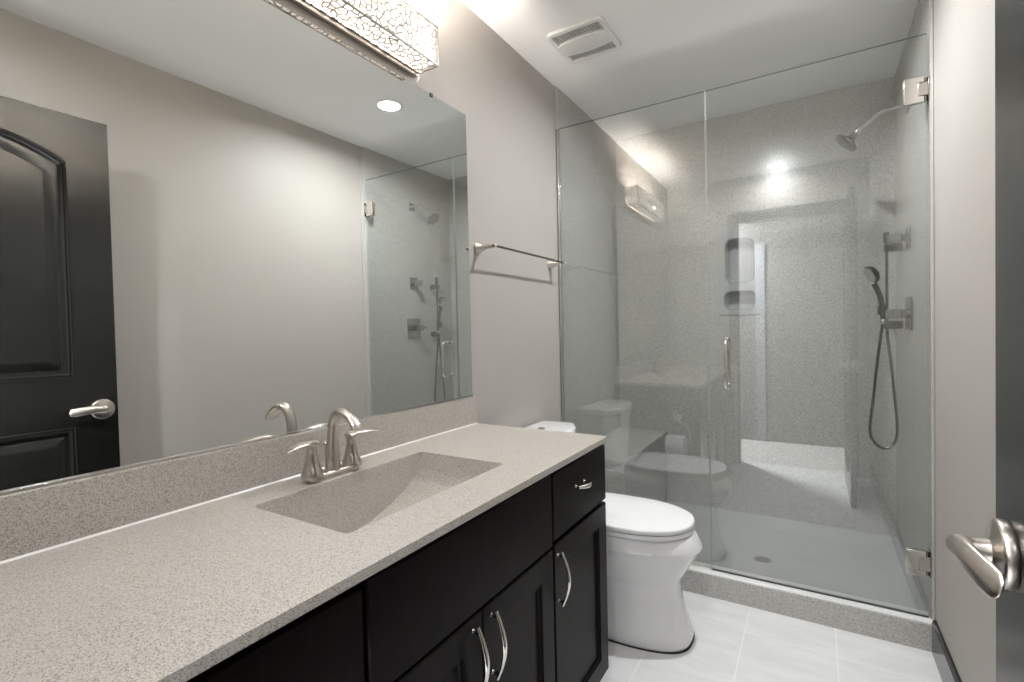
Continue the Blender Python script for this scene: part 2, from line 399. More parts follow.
# ------------------------------------------------------------------ niche
ni = thing('shower_niche', 'moulded double shelf niche set into the back shower wall', 'niche', loc=((NX0+NX1)/2, YB, (NZ0+NZ1)/2))
ncx, ncz = (NX0+NX1)/2, (NZ0+NZ1)/2
A = dict(cx=.7875, cz=1.642, w=.165, h=.275, r=.045); B = dict(cx=.785, cz=1.398, w=.178, h=.118, r=.04)
def loop(a, g): return rrect(a['cx']-ncx, a['cz']-ncz, a['w']+g, a['h']+g, a['r']+g/2, 7)
holed_plate(rrect(0, 0, .241, .512, .028, 7), [loop(A, .012), loop(B, .012)], lambda u, v: (u, -.008, v), (0, .0075, 0)).build('face_plate', M_PAN, ni, bevel=.003, ang=50)
for a in (A, B):
    seq = [(.012, -.008), (.010, -.0085), (.002, -.006), (-.004, .004), (-.010, .03), (-.016, .07), (-.030, .084), (-.06, .087)]
    MB().rings([[(u, y, v) for u, v in loop(a, g)] for g, y in seq], cap0=False).build('recess', M_PAN, ni, ang=60)

# ------------------------------------------------------------------ shower glass
def glass_panel(name, x0, x1, y0, y1, z0, z1, parent, off):
    mb = MB(); vs = [(x0,y0,z0),(x1,y0,z0),(x1,y1,z0),(x0,y1,z0),(x0,y0,z1),(x1,y0,z1),(x1,y1,z1),(x0,y1,z1)]
    mb.add(vs, [(0,1,5,4)], 0); mb.f += [(2,3,7,6)]; mb.mi += [0]
    mb.f += [(0,3,2,1),(4,5,6,7),(1,2,6,5),(3,0,4,7)]; mb.mi += [1, 1, 2, 2]
    o = mb.build(name, [M_GLASS, M_GEDGE, M_GSIDE], parent, smooth=False); o.location = off; return o
ZG0, ZG1 = ZK+.004, 2.319
gp = thing('fixed_glass_panel', 'fixed clear glass shower panel standing beside the toilet', 'glass panel', loc=(.38, YG, ZK))
off = (-.38, -YG, -ZK)
glass_panel('glass_sheet', .004, .7555, YG-.005, YG+.005, ZG0, ZG1, gp, off)
ch = MB().box(.0075, .0145, YG-.011, YG-.0055, ZG0, ZG1-.002).box(.0075, .0145, YG+.0055, YG+.011, ZG0, ZG1-.002).build('wall_channel', M_CHROME, gp, bevel=.0008); ch.location = off
cl = MB().box(.0145, .7545, YG-.0105, YG-.0055, ZK+.0003, ZK+.008).build('bottom_bead', M_CAULK, gp, bevel=.001); cl.location = off
sd = thing('shower_door', 'hinged clear glass shower door with a D shaped pull handle', 'shower door', loc=(1.15, YG, ZK))
off = (-1.15, -YG, -ZK)
glass_panel('glass_sheet', .7605, 1.5415, YG-.005, YG+.005, ZG0+.002, ZG1, sd, off)
sw = MB().box(.762, 1.540, YG-.003, YG+.003, ZK+.0006, ZK+.0058).build('bottom_sweep', M_BLACK, sd); sw.location = off
# D handles front and back
for s, nm in ((-1, 'front'), (1, 'back')):
    y = YG + s*.006; yo = YG + s*.052
    pts = [(.838, y, .968)] + spline([(.838, y+s*.026, .968), (.838, yo-s*.006, .973), (.838, yo, .992)], 5) + spline([(.838, yo, 1.155), (.838, yo-s*.006, 1.174), (.838, y+s*.026, 1.179)], 5) + [(.838, y, 1.179)]
    h = MB().tube(pts, .0085, 14, ref=(1, 0, 0)).build('pull_handle', M_HANDLE, sd, ang=60); h.location = off
    for z in (.968, 1.179):
        c = MB().lathe([(.012, 0), (.012, .003), (.009, .004)], 20, (.838, YG+s*.0052, z), (0, s, 0)).build('handle_washer', M_CHROME, h)
for z0, z1 in ((2.066, 2.160), (.268, .365)):
    e = bpy.data.objects.new('hinge', None)
    zc = (z0+z1)/2
    hb = MB()
    for s in (-1, 1):
        hb.prism([(1.472, YG+s*.0055, z0), (1.532, YG+s*.0055, z0), (1.532, YG+s*.0055, z0+.021), (1.5125, YG+s*.0055, z0+.021), (1.5125, YG+s*.0055, z1-.021), (1.532, YG+s*.0055, z1-.021), (1.532, YG+s*.0055, z1), (1.472, YG+s*.0055, z1)], (0, s*.0105, 0))
    hg = hb.build('hinge', M_HANDLE, sd, bevel=.0016, ang=25); hg.location = off
    MB().box(1.514, XS-.0045, YG-.0155, YG+.0155, z0+.023, z1-.023).build('knuckle', M_NICKEL, hg, bevel=.0015)
    MB().box(XS-.0045, XS-.0003, YG-.0165, YG+.04, z0, z1).build('wall_plate', M_DKCHROME, hg, bevel=.001)
    MB().tube([(1.5375, YG, z0+.003), (1.5375, YG, z1-.003)], .0065, 14).build('pin', M_DKCHROME, hg)

# ------------------------------------------------------------------ vanity
XF = .562
va = thing('vanity_cabinet', 'dark espresso wood vanity cabinet along the left wall under the stone counter', 'vanity', loc=(.28, .82, 0))
off = Vector((-.28, -.82, 0))
def vpart(name, mb, m, parent=None, **k):
    o = mb.build(name, m, va if parent is None else parent, **k)
    if parent is None: o.location = off
    return o
VY0, VY1, VZ0, VZT = .048, 1.586, .063, .8575
vpart('carcass', MB().box(.002, .541, VY0, VY0+.018, VZ0, VZT).box(.002, .541, VY1-.018, VY1, VZ0, VZT).box(.523, .541, VY0+.018, VY1-.018, VZ0, VZT).box(.002, .012, VY0+.018, VY1-.018, VZ0, VZT).box(.012, .523, VY0+.018, VY1-.018, VZ0, VZ0+.018), M_WOOD)
vpart('toe_kick', MB().box(.002, .47, VY0+.01, VY1-.02, 0, VZ0), M_WOOD)
vpart('end_panel', MB().box(.002, .541, VY1, VY1+.003, VZ0, VZT-.004), M_WOOD, bevel=.001)
def arch_pull(name, parent, ends, outv, mid, r=.0045):
    a, b = Vector(ends[0]), Vector(ends[1]); o = Vector(outv); d = (b-a)
    pts = []; rad = []
    n = 18
    for k in range(n+1):
        t = k/n; q = a + d*(-.09 + 1.18*t); hgt = math.sin(math.pi*max(0, min(1, (t*1.0))))
        pts.append(q + o*(.012 + (mid-.012)*hgt)); rad.append((.0072*(.6+.4*hgt), .0034))
    mb = MB().tube(pts, rad, 10, ref=tuple(o))
    h = vpart(name, mb, M_HANDLE, parent, ang=60)
    for q in (a, b):
        vpart('post', MB().lathe([(.006, 0), (.0045, .004), (.0045, .010), (.005, .0165)], 14, tuple(q), tuple(o)), M_DKCHROME, h)
    return h
def slab_front(name, y0, y1, z0, z1):
    return vpart(name, MB().box(.5415, XF, y0, y1, z0, z1), M_WOOD, bevel=.003, seg=1)
def shaker(name, y0, y1, z0, z1, st=.066):
    """frame and recessed panel with a stepped bead"""
    mb = MB(); xb = .5415
    def ring(x, g): return [(x, y0+g, z0+g), (x, y1-g, z0+g), (x, y1-g, z1-g), (x, y0+g, z1-g)]
    rs = [ring(xb, 0), ring(XF-.003, 0), ring(XF, .003), ring(XF, st), ring(XF-.004, st+.0015), ring(XF-.005, st+.007), ring(XF-.0105, st+.010), ring(XF-.0105, st+.0105)]
    mb.rings(rs)
    return vpart(name, mb, M_WOOD, ang=20)
# false front over the sink, drawers, doors
slab_front('false_front', .5365, 1.1845, .650, .8475)
d = slab_front('drawer', 1.1915, 1.586, .6605, .8475)
arch_pull('handle', d, ((XF, 1.342, .772), (XF, 1.404, .772)), (1, 0, 0), .032)
d = shaker('door', 1.1915, 1.586, .072, .6495)
arch_pull('handle', d, ((XF, 1.214, .488), (XF, 1.214, .616)), (1, 0, 0), .034)
d = shaker('door', .8515, 1.1845, .072, .6445)
arch_pull('handle', d, ((XF, .8835, .488), (XF, .8835, .616)), (1, 0, 0), .034)
d = shaker('door', .5365, .8475, .072, .6445)
arch_pull('handle', d, ((XF, .8155, .488), (XF, .8155, .616)), (1, 0, 0), .034)
for z0, z1 in ((.6605, .8405), (.372, .6545), (.072, .366)):
    d = slab_front('drawer', .052, .5275, z0, z1)
    arch_pull('handle', d, ((XF, .24, (z0+z1)/2), (XF, .34, (z0+z1)/2)), (1, 0, 0), .030)

# ------------------------------------------------------------------ stone counter with moulded basin
ct = thing('vanity_counter', 'speckled beige stone vanity top with a moulded rectangular basin', 'countertop', loc=(.28, .82, .858))
off = Vector((-.28, -.82, -.858))
BX0, BX1, BY0, BY1 = .134, .440, .601, 1.137
bl_ = rrect((BX0+BX1)/2, (BY0+BY1)/2, BX1-BX0, BY1-BY0, .012, 5)
outer = [(.0005, .046), (.558, .046), (.5700, .058)] + [(.570-.018*(1-math.cos(a)), 1.593-.018*(1-math.sin(a))) for a in [R(15*k) for k in range(7)]] + [(.0005, 1.593)]
o = holed_plate(outer, [bl_], lambda u, v: (u, v, HC), (0, 0, -.018)).build('slab', M_COUNTER, ct, bevel=.0016, seg=2, ang=40); o.location = off
# basin: a curved trough, profile measured along the counter
prof = [(1.1365, HC-.0025), (1.128, .855), (1.115, .828), (1.094, .800), (1.060, .774), (1.01, .751), (.95, .733), (.90, .723), (.869, .720)]
ymid = .869
half = []
for (a, za), (b, zb) in zip(prof, prof[1:]):
    for k in range(4):
        t = k/4; half.append((a+(b-a)*t, za+(zb-za)*t))
half.append(prof[-1])
# smooth the half profile
for _ in range(1):
    half = [half[0]] + [(half[i][0], (half[i-1][1]+2*half[i][1]+half[i+1][1])/4) for i in range(1, len(half)-1)] + [half[-1]]
full = half + [(2*ymid-y, z) for y, z in reversed(half[:-1])]
full = [(BY0+(BY1-BY0)*(y-(2*ymid-1.137))/(2*(1.137-ymid)), z) for y, z in full]
full = [(BY1+.003, HC-.0024)] + [(min(BY1-.0012, max(BY0+.0012, y)), z) for y, z in full] + [(BY0-.003, HC-.0024)]
rows = []
fil = .006
for y, z in full:
    dz = HC-.0022-z; f = min(fil, dz*.8)
    row = [(BX0-.003, y, HC-.0022), (BX0+.0012, y, HC-.0022), (BX0+.0016, y, HC-.005 if dz > .006 else HC-.0024)]
    for k in range(6):
        a = R(90*k/5); row.append((BX0+.0016+f-f*math.cos(a), y, z+f-f*math.sin(a)))
    for k in range(5, -1, -1):
        a = R(90*k/5); row.append((BX1-.0016-f+f*math.cos(a), y, z+f-f*math.sin(a)))
    row += [(BX1-.0016, y, HC-.005 if dz > .006 else HC-.0024), (BX1-.0012, y, HC-.0022), (BX1+.003, y, HC-.0022)]
    rows.append(row)
mb = MB().rings(rows, close=False, cap0=False, cap1=False)
o = mb.build('basin', M_COUNTER, ct, ang=50); o.location = off
o2 = MB().lathe([(.022, 0), (.024, .002), (.021, .0045), (.012, .0055), (.0, .006)], 28, (.287, ymid, .7215), cap1=False).build('sink_drain', M_NICKEL, o)
o = MB().box(.0005, .0207, .046, 1.593, HC+.0002, .9868).build('backsplash', M_COUNTER, ct, bevel=.002, seg=2); o.location = off
o = MB().prism([(.0207, .046, HC+.0002), (.0207, .046, HC+.004), (.0238, .046, HC+.0002)], (0, 1.547, 0)).build('caulk_line', M_CAULK, ct); o.location = off

# ------------------------------------------------------------------ faucet
fa = thing('basin_faucet', 'brushed nickel two handle arched faucet behind the basin', 'faucet', loc=(.100, .838, HC))
FB = MB()
pl = []
for k in range(40):
    t = 2*math.pi*k/40; c, s_ = math.cos(t), math.sin(t)
    w = .020+.006*abs(c)**2
    pl.append((w*s_, .076*c*(abs(c)**-.25 if abs(c) > .01 else 1)))
FB.rings([[(x*.99, y*.99, .0003) for x, y in pl], [(x, y, .006) for x, y in pl], [(x*.96, y*.985, .013) for x, y in pl], [(x*.8, y*.93, .017) for x, y in pl]])
FB.build('base', M_NICKEL, fa, ang=50)
for s in (-1, 1):
    y = s*.062
    hb = MB().lathe([(.0265, .012), (.027, .016), (.0255, .024), (.021, .036), (.0165, .052), (.0135, .070), (.0125, .080), (.0132, .0815), (.0132, .084), (.0120, .086)], 24, (0, y, 0)).build('handle_body', M_NICKEL, fa, ang=50)
    lv = []
    rad = []
    for k in range(15):
        t = k/14; lv.append((.002+.018*t*t, y - s*.012 + s*.092*t, .094 + .009*math.sin(t*math.pi*.85) - .005*t))
        rad.append(((.0125*(1-t)**.6*.9+.0035+.003*math.sin(math.pi*t)), .0065*(1-t)+.0016))
    MB().tube(lv, rad, 14, ref=(0, 0, 1)).build('lever', M_NICKEL, hb, ang=60)
    MB().lathe([(.0118, .086), (.0125, .089), (.0125, .093), (.010, .0985), (.004, .1005)], 20, (0, y, 0)).build('handle_cap', M_NICKEL, hb, ang=60)
path = spline([(0, 0, .012), (0, 0, .05), (.001, 0, .097), (.007, 0, .135), (.021, 0, .160), (.045, 0, .170), (.072, 0, .160), (.092, 0, .143), (.100, 0, .131)], 6)
rads = lerp_list([(.0225, .018), (.0185, .0165), (.0150, .0135), (.0142, .0115), (.0148, .0105), (.0160, .0095), (.0175, .0090), (.0188, .0088), (.019, .0082)], 6)
MB().tube(path, rads, 20, ref=(0, 0, 1)).build('spout', M_NICKEL, fa, ang=50)
MB().tube([(-.027, 0, .010), (-.027, 0, .075)], .0022, 10).build('lift_rod', M_NICKEL, fa)
MB().lathe([(.0022, .0), (.0055, .003), (.006, .008), (.003, .012)], 14, (-.027, 0, .075)).build('lift_knob', M_NICKEL, fa)

# ------------------------------------------------------------------ mirror
mi = thing('wall_mirror', 'large frameless mirror above the stone backsplash', 'mirror', loc=(.0116-.0002+.0057*.868, .868, .9895))
mi.rotation_euler = (0, 0, -math.atan(.0057))
ga = MB(); y0, y1, z1 = .09-.868, 1.568-.868, 2.0915-.9895
ga.add([(0,y0,0),(0,y1,0),(0,y1,z1),(0,y0,z1)], [(0,1,2,3)], 0)
ga.add([(-.005,y0,0),(-.005,y1,0),(-.005,y1,z1),(-.005,y0,z1)], [(0,3,2,1)], 1)
ga.f += [(0,4,5,1),(1,5,6,2),(2,6,7,3),(3,7,4,0)]; ga.mi += [1]*4
ga.build('mirror_glass', [M_MIRROR, M_GEDGE], mi, smooth=False)
MB().box(-.010, .003, 1.358-.868, 1.372-.868, z1-.009, z1+.004).build('clip', M_BLACK, mi, bevel=.0015)
MB().box(-.010, .003, .70-.868, .714-.868, z1-.009, z1+.004).build('clip', M_BLACK, mi, bevel=.0015)
MB().box(-.0065, .0028, y0, y1, -.0018, .004).build('bottom_channel', M_CHROME, mi, bevel=.0006)

# ------------------------------------------------------------------ vanity light fixture
LY0, LY1, LZ0, LZ1, LX0, LX1 = .55, 1.307, 2.143, 2.269, .016, .102
vl = thing('vanity_light', 'long box wall light of crackled metal lattice above the mirror', 'wall light', loc=(0, (LY0+LY1)/2, (LZ0+LZ1)/2))
lc = Vector((0, (LY0+LY1)/2, (LZ0+LZ1)/2))
def lpart(name, mb, m, parent=None, **k):
    o = mb.build(name, m, parent or vl, **k)
    if parent is None: o.location = -lc
    return o
lpart('back_plate', MB().box(.0005, .0145, LY0-.004, LY1-.004, LZ0-.014, LZ1+.004), M_NICKEL, bevel=.002)
fr = MB()
e = .0022
for x in (LX0, LX1):
    for z in (LZ0, LZ1): fr.box(x-e, x+e, LY0, LY1, z-e, z+e)
for y in (LY0, LY1):
    for z in (LZ0, LZ1): fr.box(LX0, LX1, y-e, y+e, z-e, z+e)
    for x in (LX0, LX1): fr.box(x-e, x+e, y-e, y+e, LZ0, LZ1)
lpart('frame', fr, M_LATTICE)
def lattice(w, h, cell, to3, nrm, seed):
    """crackle pattern: ribbons along the borders of random cells, drawn in a w x h rectangle"""
    rnd = random.Random(seed); pts = []
    nx, ny = max(2, round(w/cell)), max(2, round(h/cell))
    for i in range(-1, nx+1):
        for j in range(-1, ny+1):
            pts.append(Vector(((i+.5+rnd.uniform(-.47, .47))*w/nx, (j+.5+rnd.uniform(-.47, .47))*h/ny)))
    vs, es, fs, *_ = mgeo.delaunay_2d_cdt(pts, [], [], 0, 1e-6)
    def cc(f):
        a, b, c = (vs[i] for i in f)
        d = 2*(a.x*(b.y-c.y)+b.x*(c.y-a.y)+c.x*(a.y-b.y))
        if abs(d) < 1e-12: return (a+b+c)/3
        ux = (a.length_squared*(b.y-c.y)+b.length_squared*(c.y-a.y)+c.length_squared*(a.y-b.y))/d
        uy = (a.length_squared*(c.x-b.x)+b.length_squared*(a.x-c.x)+c.length_squared*(b.x-a.x))/d
        return Vector((ux, uy))
    cen = [cc(f) for f in fs]; em = {}
    for k, f in enumerate(fs):
        for i in range(3):
            key = tuple(sorted((f[i], f[(i+1) % 3]))); em.setdefault(key, []).append(k)
    mb = MB(); n3 = Vector(nrm)
    for key, l in em.items():
        if len(l) != 2 or rnd.random() < .08: continue
        a, b = cen[l[0]], cen[l[1]]
        inside = lambda q: 0 <= q.x <= w and 0 <= q.y <= h
        if not inside(a) and not inside(b): continue
        a = Vector((min(w, max(0, a.x)), min(h, max(0, a.y)))); b = Vector((min(w, max(0, b.x)), min(h, max(0, b.y))))
        dv = b-a
        if dv.length < 1e-5: continue
        p = Vector((-dv.y, dv.x)).normalized()
        wd = rnd.uniform(.0015, .0024)
        m_ = (a+b)/2 + p*dv.length*rnd.uniform(-.16, .16)
        c = [a, m_, b]; pp = [p, p, p]
        lo = [c[i]+pp[i]*wd for i in range(3)]; hi = [c[i]-pp[i]*wd for i in range(3)]
        base = [Vector(to3(*q)) for q in (lo[0], lo[1], lo[2], hi[2], hi[1], hi[0])]
        top = [q+n3*.0016 for q in base]
        fcs = []
        for (q0, q1, q2, q3) in ((0, 1, 4, 5), (1, 2, 3, 4)):
            fcs += [(q0, q1, q2, q3), (q3+6, q2+6, q1+6, q0+6)]
        fcs += [(i, (i+1) % 6, (i+1) % 6+6, i+6) for i in range(6)]
        mb.add(base+top, fcs)
    return mb
LW, LH, LD = LY1-LY0, LZ1-LZ0, LX1-LX0
CELL = .021
lpart('lattice_panel', lattice(LW, LH, CELL, lambda u, v: (LX1, LY0+u, LZ0+v), (.9, 0, 0), 1), M_LATTICE, smooth=False)
lpart('lattice_panel', lattice(LW, LD, CELL, lambda u, v: (LX0+v, LY0+u, LZ0), (0, 0, -.9), 2), M_LATTICE, smooth=False)
lpart('lattice_panel', lattice(LW, LD, CELL, lambda u, v: (LX0+v, LY0+u, LZ1), (0, 0, .9), 3), M_LATTICE, smooth=False)
lpart('lattice_panel', lattice(LD, LH, CELL, lambda u, v: (LX0+u, LY1, LZ0+v), (0, .9, 0), 4), M_LATTICE, smooth=False)
lpart('lattice_panel', lattice(LD, LH, CELL, lambda u, v: (LX0+u, LY0, LZ0+v), (0, -.9, 0), 5), M_LATTICE, smooth=False)
lpart('diffuser', MB().box(LX1-.010, LX1-.006, LY0+.006, LY1-.006, LZ0+.006, LZ1-.006).box(LX0+.004, LX1-.010, LY0+.006, LY1-.006, LZ0+.006, LZ0+.010).box(LX0+.004, LX1-.010, LY0+.006, LY0+.010, LZ0+.010, LZ1-.006).box(LX0+.004, LX1-.010, LY1-.010, LY1-.006, LZ0+.010, LZ1-.006), M_DIFF, smooth=False)
NB = 5
for k in range(NB):
    y = LY0 + LW*(k+.5)/NB
    so = lpart('socket', MB().lathe([(.010, 0), (.011, .012), (.008, .016)], 14, (.0145, y, 2.206), (1, 0, 0)), M_WHITEP)
    lpart('bulb', MB().lathe([(.006, .015), (.0085, .022), (.0085, .040), (.006, .048), (.002, .051)], 14, (.0145, y, 2.206), (1, 0, 0)), M_BULB, so)
    ld = bpy.data.lights.new('bulb_light', 'POINT'); ld.energy = P_BULB; ld.color = (1.0, 0.92, 0.83); ld.shadow_soft_size = .012
    lo = bpy.data.objects.new('bulb_light', ld); COL.objects.link(lo); lo.parent = vl; lo.location = Vector((.074, y, 2.222))-lc

# ------------------------------------------------------------------ recessed downlights
def downlight(x, y, label, power):
    t = thing('recessed_downlight', label, 'ceiling light', 'recessed ceiling downlights', loc=(x, y, ZC))
    MB().lathe([(.060, -.0002), (.078, -.0002), (.080, -.003), (.076, -.006), (.062, -.004)], 40, cap0=False, cap1=False).build('trim_ring', M_WHITEP, t)
    MB().lathe([(.062, -.001), (.062, -.0035), (.0, -.0038)], 40, cap1=False).build('lens', M_LENS, t)
    ld = bpy.data.lights.new('downlight_lamp', 'AREA'); ld.shape = 'DISK'; ld.size = .08; ld.energy = power; ld.color = (.96, .985, 1.0); ld.spread = R(168)
    lo = bpy.data.objects.new('downlight_lamp', ld); COL.objects.link(lo); lo.parent = t; lo.location = (0, 0, -.008)
downlight(.934, 2.055, 'round recessed ceiling downlight near the shower, above the toilet', P_DOWN)
downlight(.92, .23, 'round recessed ceiling downlight by the doorway', P_DOWN*.5)
hl = thing('hall_fill_light', 'added unseen round fill light on the hall ceiling beyond the doorway', 'ceiling light', loc=(.12, -.58, ZC))  # added out-of-view lamp, fills the bathroom with light through the doorway
MB().lathe([(.15, -.0002), (.15, -.02), (.14, -.025)], 36, cap1=False).build('base', M_WHITEP, hl)
MB().lathe([(.14, -.024), (.13, -.05), (.09, -.07), (.0, -.078)], 36, cap1=False).build('shade', M_HALLL, hl)
ld = bpy.data.lights.new('hall_fill_lamp', 'AREA'); ld.shape = 'DISK'; ld.size = .26; ld.energy = P_HALL; ld.color = (.97, .99, 1)
lo = bpy.data.objects.new('hall_fill_lamp', ld); COL.objects.link(lo); lo.parent = hl; lo.location = (0, 0, -.085)

# ------------------------------------------------------------------ ceiling vent
ve = thing('exhaust_vent', 'white square exhaust fan grille on the ceiling', 'vent', loc=(.303, 2.098, ZC))
o = holed_plate(rrect(0, 0, .262, .27, .028, 6), [[(-.108+.216*k/12, -.040-.018*math.sin(math.pi*k/12)) for k in range(0, 13)] + [(.108, -.112), (-.108, -.112)],
      [(-.108+.216*k/12, .056+.018*math.sin(math.pi*k/12)) for k in range(0, 13)] + [(.108, .116), (-.108, .116)]],
      lambda u, v: (u, v, -.014), (0, 0, .0138))
o.build('cover', M_WHITEP, ve, bevel=.003, ang=40)
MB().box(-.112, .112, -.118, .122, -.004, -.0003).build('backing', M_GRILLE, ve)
for s, ya, yb in ((-1, -.111, -.045), (1, .05, .115)):
    for k in range(20):
        x = -.102+.204*k/19
        bow = .014*math.sin(math.pi*(k+.5)/20)
        if s < 0: y0_, y1_ = ya, yb-bow+.004
        else: y0_, y1_ = ya+bow-.004, yb
        MB().box(x-.0013, x+.0013, y0_, y1_, -.0125, -.0075).build('slat', M_WHITEP, ve, smooth=False)
bandp = []
for k in range(13):
    x = -.118+.236*k/12; bandp.append((x, -.037-.016*math.sin(math.pi*k/12)))
for k in range(12, -1, -1):
    x = -.118+.236*k/12; bandp.append((x, .053+.016*math.sin(math.pi*k/12)))
MB().rings([[(x, y, -.0142) for x, y in bandp], [(x*.99, (y-.008)*.97+.008, -.0165) for x, y in bandp], [(x*.9, (y-.008)*.75+.008, -.0185) for x, y in bandp]]).build('centre_band', M_WHITEP, ve, ang=30)

# ------------------------------------------------------------------ towel bar
tb = thing('towel_bar', 'slim brushed nickel towel bar with flared posts on the left wall', 'towel bar', loc=(0, 1.975, 1.586))
for s in (-1, 1):
    y = s*.322
    MB().lathe([(.0265, .0003), (.0265, .003), (.0225, .010), (.0165, .022), (.0115, .038), (.0085, .058), (.0070, .080), (.0074, .092), (.0045, .096)], 26, (0, y, 0), (1, 0, 0)).build('post', M_NICKEL, tb, ang=60)
MB().tube([(.086, -.335, 0), (.086, .335, 0)], .0050, 14).build('rod', M_DKCHROME, tb)

# ------------------------------------------------------------------ shower head, valves, hand shower
sh = thing('overhead_shower', 'round rain shower head on a curved arm high on the right shower wall', 'shower head', loc=(XS, 2.86, 2.222))
MB().box(-.010, -.0003, -.029, .029, -.029, .029).build('wall_flange', M_VALVE, sh, bevel=.003)
arm = spline([(-.006, 0, 0), (-.06, -.001, 0), (-.105, -.004, -.010), (-.15, -.006, -.045), (-.185, -.008, -.073)], 6)
MB().tube(arm, .0095, 14).build('arm', M_CHROME, sh, ang=60)
axh = Vector((-.62, -.06, -.60)).normalized(); hc = Vector((-.185, -.008, -.073))
MB().lathe([(.012, -.004), (.0145, 0), (.0145, .012), (.012, .018)], 20, hc, axh).build('ball_joint', M_HANDLE, sh, ang=50)
MB().lathe([(.012, .018), (.014, .030), (.019, .044), (.030, .055), (.046, .062), (.053, .067), (.0545, .073), (.052, .077), (.047, .0775)], 32, hc, axh).build('bell', M_VALVE, sh, ang=40)
MB().lathe([(.047, .0772), (.044, .079), (.02, .0805), (.0, .081)], 32, hc, axh, cap1=False).build('spray_face', M_DKCHROME, sh)

v1 = thing('volume_valve', 'small square shower valve plate with a blocky knob, upper on the right shower wall', 'valve', loc=(XS, 2.866, 1.629))
MB().box(-.008, -.0003, -.042, .042, -.045, .045).build('plate', M_VALVE, v1, bevel=.0025)
MB().lathe([(.016, .0), (.016, .022)], 18, (-.008, 0, 0), (-1, 0, 0)).build('stem', M_DKCHROME, v1)
MB().box(-.078, -.028, -.019, .019, -.019, .019).build('knob', M_VALVE, v1, bevel=.004)
v2 = thing('temperature_valve', 'large square shower valve plate with a lever, lower on the right shower wall', 'valve', loc=(XS, 2.853, 1.281))
MB().box(-.009, -.0003, -.07, .07, -.074, .074).build('plate', M_VALVE, v2, bevel=.003)
MB().lathe([(.020, .0), (.020, .024)], 20, (-.009, 0, 0), (-1, 0, 0)).build('stem', M_DKCHROME, v2)
MB().box(-.086, -.031, -.021, .021, -.022, .022).build('hub', M_VALVE, v2, bevel=.004)
MB().box(-.086, -.066, .016, .056, -.010, .010).build('lever', M_VALVE, v2, bevel=.003)

sb = thing('slide_bar', 'slim vertical shower slide bar on the right shower wall', 'slide bar', loc=(XS, 3.07, 1.25))
MB().tube([(-.062, 0, -.045), (-.062, 0, .405)], .0065, 14).build('rod', M_DKCHROME, sb)
for z in (-.02, .362):
    MB().box(-.074, -.0003, -.018, .018, z-.02, z+.02).build('bracket', M_DKCHROME, sb, bevel=.003)
MB().lathe([(.012, .0), (.0135, .004), (.0135, .05), (.009, .056)], 18, (-.062, 0, .385)).build('top_cap', M_DKCHROME, sb)
MB().lathe([(.015, -.022), (.017, -.016), (.017, .016), (.015, .022)], 18, (-.084, 0, .055)).build('slider', M_DKCHROME, sb)

hs = thing('hand_shower', 'handheld shower with a long looping metal hose hanging on the slide bar', 'hand shower', loc=(1.464, 3.05, 1.29))
hp = spline([(.004, .0, -.03), (.002, 0, .02), (-.006, 0, .075), (-.018, 0, .115), (-.032, -.003, .148)], 6)
MB().tube(hp, lerp_list([(.011, .011), (.012, .012), (.0135, .0125), (.013, .012), (.017, .014)], 6), 16).build('handle', M_DKCHROME, hs, ang=60)
axf = Vector((-.72, -.25, -.42)).normalized(); hh = Vector((-.040, -.004, .196))
hd = MB().lathe([(.012, -.026), (.026, -.020), (.041, -.010), (.046, .0), (.046, .008), (.042, .011)], 28, hh, axf).build('spray_head', M_DKCHROME, hs, ang=50)
MB().lathe([(.041, .0108), (.036, .0125), (.0, .0135)], 28, hh, axf, cap1=False).build('spray_face', M_CHROME, hd)
MB().lathe([(.0105, 0), (.0115, .004), (.0115, .022), (.009, .026)], 16, (.004, 0, -.055)).build('hose_nut', M_CHROME, hs)
hz = spline([(1.466, 3.05, 1.238), (1.447, 3.048, 1.08), (1.425, 3.045, .855), (1.412, 3.045, .70), (1.432, 3.045, .637), (1.471, 3.045, .615), (1.510, 3.048, .644), (1.522, 3.052, .72), (1.512, 3.058, .88), (1.498, 3.064, 1.06), (1.488, 3.070, 1.16), (1.486, 3.070, 1.203)], 10)
ho = MB().tube(hz, [(.0072 if i % 2 else .0064) for i in range(len(hz))], 10).build('hose', M_DKCHROME, hs, ang=80); ho.location = (-1.464, -3.05, -1.29)

# ------------------------------------------------------------------ toilet
TY = 1.985
to = thing('toilet', 'white elongated skirted toilet between the vanity and the shower glass', 'toilet', loc=(.36, TY, 0))
def oval(x0, x1, hw, z, sq=2.4, back=3.4, n=48, yc=0.0):
    cx = x0+(x1-x0)*.48; out = []
    for k in range(n):
        t = 2*math.pi*k/n; c, s = math.cos(t), math.sin(t)
        e = 2/(sq if c > 0 else back)
        rx = (x1-cx) if c > 0 else (cx-x0)
        out.append((cx+rx*math.copysign(abs(c)**e, c)-.36, yc+hw*math.copysign(abs(s)**e, s), z))
    return out
bowl = [oval(.05, .752, .150, .0, 3.0, 6), oval(.05, .757, .152, .012, 3.0, 6), oval(.05, .748, .149, .05, 2.9, 6), oval(.05, .730, .143, .12, 2.8, 6), oval(.05, .714, .140, .19, 2.7, 6),
        oval(.05, .712, .142, .225, 2.6, 6), oval(.05, .716, .1455, .246, 2.6, 6), oval(.05, .720, .1485, .25, 2.5, 6), oval(.05, .728, .1535, .264, 2.5, 6), oval(.05, .748, .166, .296, 2.4, 6), oval(.05, .772, .181, .335, 2.3, 6), oval(.05, .786, .188, .362, 2.25, 6), oval(.05, .797, .192, .378, 2.25, 6), oval(.05, .796, .192, .386, 2.25, 6),
        oval(.05, .778, .188, .418, 2.25, 6), oval(.05, .768, .184, .4325, 2.25, 6), oval(.06, .755, .178, .436, 2.25, 6)]
MB().rings(bowl).build('bowl', M_PORC, to, ang=28)
